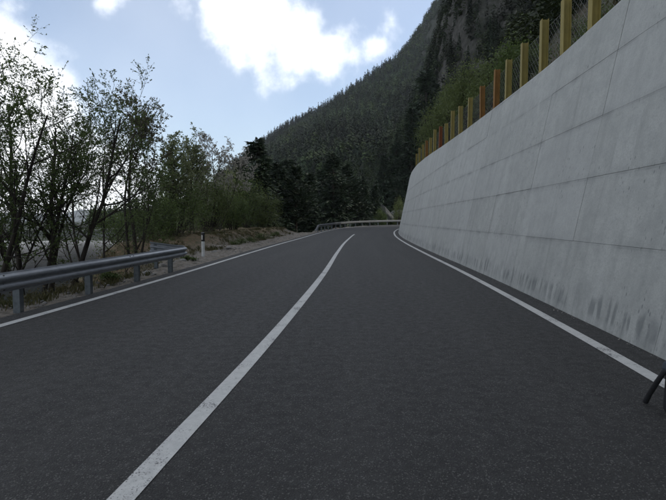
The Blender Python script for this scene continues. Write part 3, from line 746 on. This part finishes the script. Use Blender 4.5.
for i in range(len(fs)-1):
    a, b = fs[i], fs[i+1]; L = b-a; Hn = 1.15; g = .125 if a < 24 else .17; segs = []
    pa, pb = fpos(a, 0, .26), fpos(b, 0, .26); ex = (pb-pa)
    def P2(u, z): return pa+ex*(u/L)+np.array([0, 0, z+.04])
    k = -Hn
    while k < L:
        for sg in (1, -1):
            u0, u1 = max(k, 0), min(k+Hn, L)
            if u1-u0 > .02:
                z0, z1 = u0-k, u1-k
                if sg < 0: z0, z1 = Hn-z0, Hn-z1
                segs.append((P2(u0, z0), P2(u1, z1)))
        k += g*1.414
    for z in (0, Hn*.5, Hn): segs.append((P2(0, z), P2(L, z)))
    wires(segs, 'mesh_panel', fence, .0035)

# ------------------------------------------------------------------ guardrails
WPROF = [(0, 0), (.012, .03), (.075, .062), (.083, .085), (.078, .108), (.02, .145), (.015, .155), (.02, .165), (.078, .202), (.083, .225), (.075, .248), (.012, .28), (0, .31)]
def sweep_rail(name, path, ups, mat, parent, zb=.37, push=0.0):
    """path: (n,2) centre points, right-hand normal faces the traffic; ups: base heights"""
    path = np.array(path); t = np.gradient(path, axis=0); t /= np.linalg.norm(t, axis=1)[:, None]; nr = np.c_[t[:, 1], -t[:, 0]]
    pr = np.array(WPROF); th = .005; full = np.r_[pr, np.c_[pr[::-1, 0]-th, pr[::-1, 1]]]
    m = len(full); V = []
    for i in range(len(path)):
        xy = path[i]+nr[i]*(full[:, 0:1]+push); V.append(np.c_[xy, full[:, 1]+ups[i]+zb])
    F = []
    for i in range(len(path)-1):
        for j in range(m): a, b = i*m+j, i*m+(j+1) % m; F.append([a, b, b+m, a+m])
    F += [list(range(m))[::-1], [(len(path)-1)*m+k for k in range(m)]]
    o = mesh_obj(name, np.concatenate(V), F, mat, parent)
    return o
def cpost(h):
    w_, d, th = .10, .12, .008
    prof = [(-w_/2, -d/2), (w_/2, -d/2), (w_/2, d/2), (w_/2-.03, d/2), (w_/2-.03, d/2-th), (w_/2-th, d/2-th), (w_/2-th, -d/2+th), (-w_/2+th, -d/2+th), (-w_/2+th, d/2-th), (-w_/2+.03, d/2-th), (-w_/2+.03, d/2), (-w_/2, d/2)]
    m = len(prof); v = [(a, b, 0) for a, b in prof]+[(a, b, h) for a, b in prof]
    f = [[i, (i+1) % m, m+(i+1) % m, m+i] for i in range(m)]+[list(range(m))[::-1], list(range(m, 2*m))]
    return v, f
def rail_post(parent, s, off, h, zg):
    v, f = cpost(h-zg); o = mesh_obj('post', v, f, A_POSTST, parent); o.location = pt(s, off, zg); o.rotation_euler = (0, 0, heading(s)+R(90))
    return o
RO = -LINE-.50
g1 = thing('guardrail', (0, 0, 0), 'near steel guardrail with a turned-back end on the left of the road', 'guardrail')
joints = [-14.6, -10.2, -5.8, -1.4, 3.0, 7.4, 11.8, 15.5]
for k in range(len(joints)-1):
    s = np.linspace(joints[k]-(.14 if k else 0), joints[k+1]+.14*(k < len(joints)-2), 8)
    sweep_rail('rail_beam', at(s, np.full_like(s, RO))[:, :2], zr(s), A_STEEL, g1, .37, .006*(k % 2))
# end piece: the beam bends away from the road and points to the lake
e = pt(15.5, RO); n0 = nrm(np.array(15.5)); t0 = np.array([-n0[1], n0[0]]); rad = .42; path = []; ups = []
for k in range(13):
    a = k/12*math.pi/2*1.05; path.append(e[:2]+t0*(rad*math.sin(a))-n0*(rad*(1-math.cos(a)))); ups.append(.03*k/12)
dl_ = np.array(path[-1])-np.array(path[-2]); dl_ /= np.linalg.norm(dl_)
for k in range(1, 6): path.append(path[12]+dl_*.16*k); ups.append(.03+.10*k/5)
sweep_rail('end_terminal', path, ups, A_STEEL, g1, .37, .003)
for s in (-9.6, -7.4, -5.2, -3.0, -.8, 1.4, 3.6, 5.85, 8.05, 10.2, 12.45, 14.7):
    rail_post(g1, s, RO-.13, .63, -.35)
    p = pt(s, RO-.04, .52); v, f = box(0, 0, 0, .09, .08, .16); o = mesh_obj('spacer_block', v, f, A_POSTST, g1); o.location = p; o.rotation_euler = (0, 0, heading(s))
p_end = path[-2]; v, f = cpost(1.1); o = mesh_obj('post', v, f, A_POSTST, g1); o.location = (p_end[0]-.0, p_end[1]+.12, -.35)
bv, bf = [], []
for k in range(6): bv.append((0, .016*math.cos(k*R(60)), .016*math.sin(k*R(60))))
bv += [(.014, b*.8, c*.8) for a, b, c in bv]; bf = [list(range(6))[::-1], list(range(6, 12))]+[[i, (i+1) % 6, 6+(i+1) % 6, 6+i] for i in range(6)]
bolt0 = None
for j in joints[3:-1]:
    for ds in (-.09, .09):
        for z in (.37+.045, .37+.125, .37+.19, .37+.265):
            off = RO+.035 if z in (.37+.125, .37+.19) else RO+.048
            if bolt0 is None: bolt0 = mesh_obj('bolt', bv, bf, A_BOLT, g1); b = bolt0
            else: b = bolt0.copy(); C.objects.link(b)
            b.location = pt(j+ds, off, z); b.rotation_euler = (0, 0, heading(j))
g2 = thing('guardrail', (0, 0, 0), 'far steel guardrail following the outside of the bend', 'guardrail')
R2 = -LINE-.55; jj = [54.0, 57.5, 61.5, 66, 70.5, 75, 79.5, 84, 88.5, 93, 97.5, 102, 106.5, 111]
for k in range(len(jj)-1):
    s = np.linspace(jj[k]-(.12 if k else 0), jj[k+1], 9); u = zr(s)-(.50*(1-sstep(s, 54.0, 56.6)) if k == 0 else 0)
    sweep_rail('rail_beam', at(s, np.full_like(s, R2))[:, :2], u, A_STEELF, g2, .52, .006*(k % 2))
for s in np.arange(56.8, 110, 2.2): rail_post(g2, s, R2-.12, .80, -.6)

# ------------------------------------------------------------------ marker post
mk = pt(21.3, 0); mx, my = (203-333)/FPX*21.0, 21.0
s_ = float(np.interp(my, cc[:, 1], ss)); zg = left_ground(s_, -(mx-ctr(np.array(s_))[0])-4.4)
t = thing('marker_post', (mx, my, zg-.05), 'white roadside marker post with black top on the gravel verge', 'marker post', rz=R(-14))
def wedge(z0, z1, w_, d, cap=0):
    prof = [(-w_/2, 0), (-w_*.32, -d*.55), (0, -d*.72), (w_*.32, -d*.55), (w_/2, 0), (w_*.3, d*.35), (-w_*.3, d*.35)]
    m = len(prof); v = [(a, b, z0) for a, b in prof]+[(a, b, z1+cap*(b+d*.72)) for a, b in prof]
    return v, [[i, (i+1) % m, m+(i+1) % m, m+i] for i in range(m)]+[list(range(m))[::-1], list(range(m, 2*m))]
mesh_obj('post_body', *wedge(-.25, .70, .145, .11), A_WHITE, t)
band_ = mesh_obj('black_band', *wedge(.70, 1.05, .150, .114, .25), A_BLACK, t)
v, f = box(0, -.088, .87, .05, .012, .19); bevel_obj(mesh_obj('reflector', v, f, A_REFL, band_), .004)

# ------------------------------------------------------------------ stones, grass, rocks
def rock_mesh(name, seed, rad, mat, sub=2, sq=(1, 1, .7), amp=.35, cutat=.72, ncut=9):
    bm = bmesh.new(); bmesh.ops.create_icosphere(bm, subdivisions=sub, radius=1); r = np.random.default_rng(seed); o_ = r.random(3)*20
    cuts = [(lambda q: q/np.linalg.norm(q))(r.normal(size=3)) for _ in range(ncut)]
    for v in bm.verts:
        c = np.array(v.co); 
        for k in cuts:
            e_ = np.dot(c, k)-cutat
            if e_ > 0: c = c-k*e_*.95
        c = c*(1+amp*float(fbm(c[0]*1.7+o_[0], c[1]*1.7+c[2]*1.3+o_[1], seed)))
        v.co = Vector(c*np.array(sq)*rad)
    me = bpy.data.meshes.new(name); bm.to_mesh(me); bm.free(); me.materials.append(mat); o = bpy.data.objects.new(name, me); C.objects.link(o); return o
for i, (px, Y, rad, lab) in enumerate([(163, 16.6, .16, 'grey rock on the verge just past the guardrail end'), (174, 17.6, .13, 'small rock between guardrail end and marker post'), (146, 14.6, .12, 'rock lying under the guardrail near its end'),
                                       (182, 18.6, .15, 'flat stone on the verge left of the marker post'), (214, 23.5, .14, 'pale stone on the bank right of the marker post'), (229, 27, .16, 'stone on the bank above the gravel bay')]):
    X, Y_, z = left_pos(px, Y, 0); o = rock_mesh('rock', 300+i, rad, A_STONE); o.location = (X, Y_, z+rad*.3); o.rotation_euler = (0, 0, i*1.3); tag(o, lab, 'rock', 'rocks on the verge')
# loose stones as one mass
r = np.random.default_rng(41); nst = 2600
ico = bmesh.new(); bmesh.ops.create_icosphere(ico, subdivisions=1, radius=1); iv = np.array([v.co[:] for v in ico.verts]); ifc = np.array([[v.index for v in f.verts] for f in ico.faces]); ico.free()
us = 2+r.random(nst)*54; ud = .25+r.random(nst)**1.2*np.where(us > 17, 3.6, 1.9); x0 = at(us, -4.4-ud, left_profile(us, ud))
sc = (.010+.045*r.random(nst)**3.0)
V = x0[:, None]+iv[None]*sc[:, None, None]*(1+.45*r.normal(size=(nst, len(iv), 1)).clip(-1, 1))*np.array([1, 1, .65])
F = (np.arange(nst)*len(iv))[:, None, None]+ifc[None]
tag(mesh_obj('loose_stones', V.reshape(-1, 3), F.reshape(-1, 3), A_STONE), 'loose stones scattered over the gravel verge', 'stones', kind='stuff')
ng = 420; gs = 3+r.random(ng)*45; go_ = 4.415-np.abs(r.normal(size=ng))*.05; x0 = at(gs, go_, np.zeros(ng)+.002); sc = .004+.010*r.random(ng)**2
V = x0[:, None]+iv[None]*sc[:, None, None]*(1+.4*r.normal(size=(ng, len(iv), 1)).clip(-1, 1)); F = (np.arange(ng)*len(iv))[:, None, None]+ifc[None]
tag(mesh_obj('grit', V.reshape(-1, 3), F.reshape(-1, 3), A_STONE), 'fine grit lying along the foot of the wall', 'grit', kind='stuff')
def blades(us, ud, n_per, hgt, seed, name, label, mat):
    r = np.random.default_rng(seed); us = np.repeat(us, n_per); ud = np.repeat(ud, n_per); n = len(us)
    us = us+r.normal(size=n)*.07; ud = np.maximum(ud+r.normal(size=n)*.07, .12); b = at(us, -4.4-ud, left_profile(us, ud)-.03)
    a = r.random(n)*2*np.pi; h = hgt*(.4+.9*r.random(n)); lean = .15+.6*r.random(n); d = np.stack([np.cos(a), np.sin(a), 0*a], -1); sdv = np.stack([-np.sin(a), np.cos(a), 0*a], -1)*(.006+.006*r.random(n))[:, None]
    m = b+d*(lean*h*.35)[:, None]+np.array([0, 0, 1])*(h*.6)[:, None]; t = b+d*(lean*h)[:, None]+np.array([0, 0, 1])*h[:, None]
    V = np.stack([b-sdv, b+sdv, m+sdv*.7, t, m-sdv*.7], 1).reshape(-1, 3); i = np.arange(n)*5
    F = np.stack([i, i+1, i+2, i+3, i+4], -1)
    return tag(mesh_obj(name, V, F, mat), label, 'grass', kind='stuff')
nt_ = 1500; us = 1+r.random(nt_)*58; ud = np.where(us > 17, 1.9+r.random(nt_)*3.2, .55+r.random(nt_)*2.8); k = fbm(us*.55, ud*.9, 91) > -.08
blades(us[k], ud[k], 16, .17, 51, 'grass', 'dry and green grass tufts along the verge and bank', L_GRASS)
GL = 'low plants on the verge bank'
for i, (px, Y, rad, h, lab) in enumerate([(236, 30, .55, .5, 'low green plant on the bank beside the yellow flowers'), (246, 33, .6, .5, 'low plant in the middle of the bank'), (262, 39, .6, .55, 'low plant on the bank near the lighter bush'),
                                          (188, 19.2, .3, .22, 'small weed on the verge left of the marker post'), (275, 44, .6, .5, 'low plant at the far end of the bank'), (110, 12.9, .28, .25, 'grass clump under the middle of the guardrail')]):
    bush('low_plant', left_pos(px, Y, .03), rad, h, 1100, .05, L_BUSH, 400+i, lab, 'plant', GL, 9)

r = np.random.default_rng(88); n = 46000; us = -8+r.random(n)*44; ud = np.where(us > 17, 4.2, .9)+r.random(n)**1.4*13; kp = fbm(us*.8, ud*.8, 83) > -.25; us, ud = us[kp], ud[kp]
pos = at(us, -4.4-ud, left_profile(us, ud)); pos[:, 2] += r.random(len(us))**2.2*.45
tag(leaves(pos, .075, 'undergrowth', L_UNDER, None, 8, .4, .5), 'dark undergrowth and leaf litter on the bank below the guardrail', 'undergrowth', kind='stuff')
for i, (x, y, z, rad, h, mat, lab) in enumerate([(9.4, 103.5, .3, 1.5, 3.2, L_BUSH, 'bush in front of the pale rock beyond the far rail'), (13.6, 105, .6, 1.6, 4.6, L_FRESH, 'fresh green bush right of the pale rock, next to the wall end')]):
    bush('bush', (x, y, z-1), rad, h+1, 5500, .16, mat, 600+i, lab, group='bushes beyond the far guardrail')
# rock past the wall end and pale rock beyond the far rail
for i, (loc, rad, sq, lab) in enumerate([((11.0, 109, 2.6), 2.0, (1.2, .9, 1.2), 'pale rock beyond the far guardrail'), ((14.4, 112, 2.0), 2.4, (1.1, .9, 1.0), 'lower rock right of the pale rock beyond the rail')]):
    o = rock_mesh('rock_outcrop', 500+i, rad, A_ROCK, 4, sq, .3, .62, 14); o.location = loc; tag(o, lab, 'rock', 'rock outcrops by the bend')
for i, (s, off, z, rad, sq, lab) in enumerate([(64.6, 5.9, .9, 1.2, (.8, 1.1, 1.9), 'dark rock at the far end of the concrete wall')]):
    o = rock_mesh('rock_outcrop', 510+i, rad, A_ROCK, 4, sq, .4, .5, 20); o.location = pt(s, off, z); tag(o, lab, 'rock', 'rock outcrops by the bend')

# ------------------------------------------------------------------ dark bag at the right edge of the road
bag = thing('bag', (2.73, 3.78, 0), 'black bag with loose strap by the edge line, cut by the right frame edge', 'bag', rz=R(12))
def puff(name, cx, cy, cz, sx, sy, sz, mat, sub=2):
    v, f = box(0, 0, 0, sx, sy, sz); o = mesh_obj(name, v, f, mat, bag, smooth=True); o.location = (cx, cy, cz)
    bm = bmesh.new(); bm.from_mesh(o.data); bmesh.ops.bevel(bm, geom=bm.edges[:], offset=min(sx, sy, sz)*.3, segments=4, affect='EDGES', profile=.6)
    for v_ in bm.verts: v_.co.x *= 1-.12*(v_.co.z/sz+.5); v_.co += Vector((1, 1, 1))*float(fbm(v_.co.x*14, v_.co.z*14+v_.co.y*9, 3))*.006
    bm.to_mesh(o.data); bm.free(); o.data.polygons.foreach_set('use_smooth', np.ones(len(o.data.polygons), bool)); return o
puff('bag_body', 0, 0, .19, .34, .22, .38, A_FABRIC); puff('top_flap', 0, 0, .375, .34, .23, .07, A_FLAP); puff('front_pocket', 0, -.12, .14, .24, .07, .22, A_FABRIC)
tubes([([np.array(q) for q in ((-.12, .05, .37), (-.16, .09, .33), (-.155, .16, .22), (-.14, .24, .10), (-.125, .29, .02))], [.018, .020, .020, .020, .022])], 'strap', A_FABRIC, bag, lambda q: 8)
tubes([([np.array((-.05, .04, .40)), np.array((-.04, .04, .435)), np.array((.0, .04, .445)), np.array((.04, .04, .435)), np.array((.05, .04, .40))], [.009]*5)], 'carry_handle', A_FABRIC, bag, lambda q: 6)

# ------------------------------------------------------------------ far shore of the lake and the air
hx = np.linspace(-4600, 600, 90); rows_ = np.linspace(0, 1, 9); FX, FR = np.meshgrid(hx, rows_, indexing='ij')
fz_ = -36+(75+110*fbm(FX*.0022, FR*0, 95))*np.sin(np.minimum(FR*1.3, 1)*np.pi/2)+fbm(FX*.01, FR*6, 96)*10*FR
tag(mesh_obj('far_shore_hills', np.stack([FX, 4300+FR*500, fz_], -1).reshape(-1, 3), grid_faces(90, 9), G_MTN, smooth=True), kind='structure')
HM = bpy.data.materials.new('haze'); HM.use_nodes = True; ht = HM.node_tree; ht.nodes.clear()
ho = ht.nodes.new('ShaderNodeOutputMaterial'); hvn = ht.nodes.new('ShaderNodeVolumePrincipled'); hvn.inputs['Color'].default_value = (.86, .92, 1, 1); hvn.inputs['Density'].default_value = HAZE
ht.links.new(hvn.outputs[0], ho.inputs['Volume'])
v, f = box(-1800, 1950, 200, 5800, 6200, 470); hz = mesh_obj('haze', v, f, HM); tag(hz, 'thin pale haze in the air over the lake and mountain', 'haze', kind='stuff')
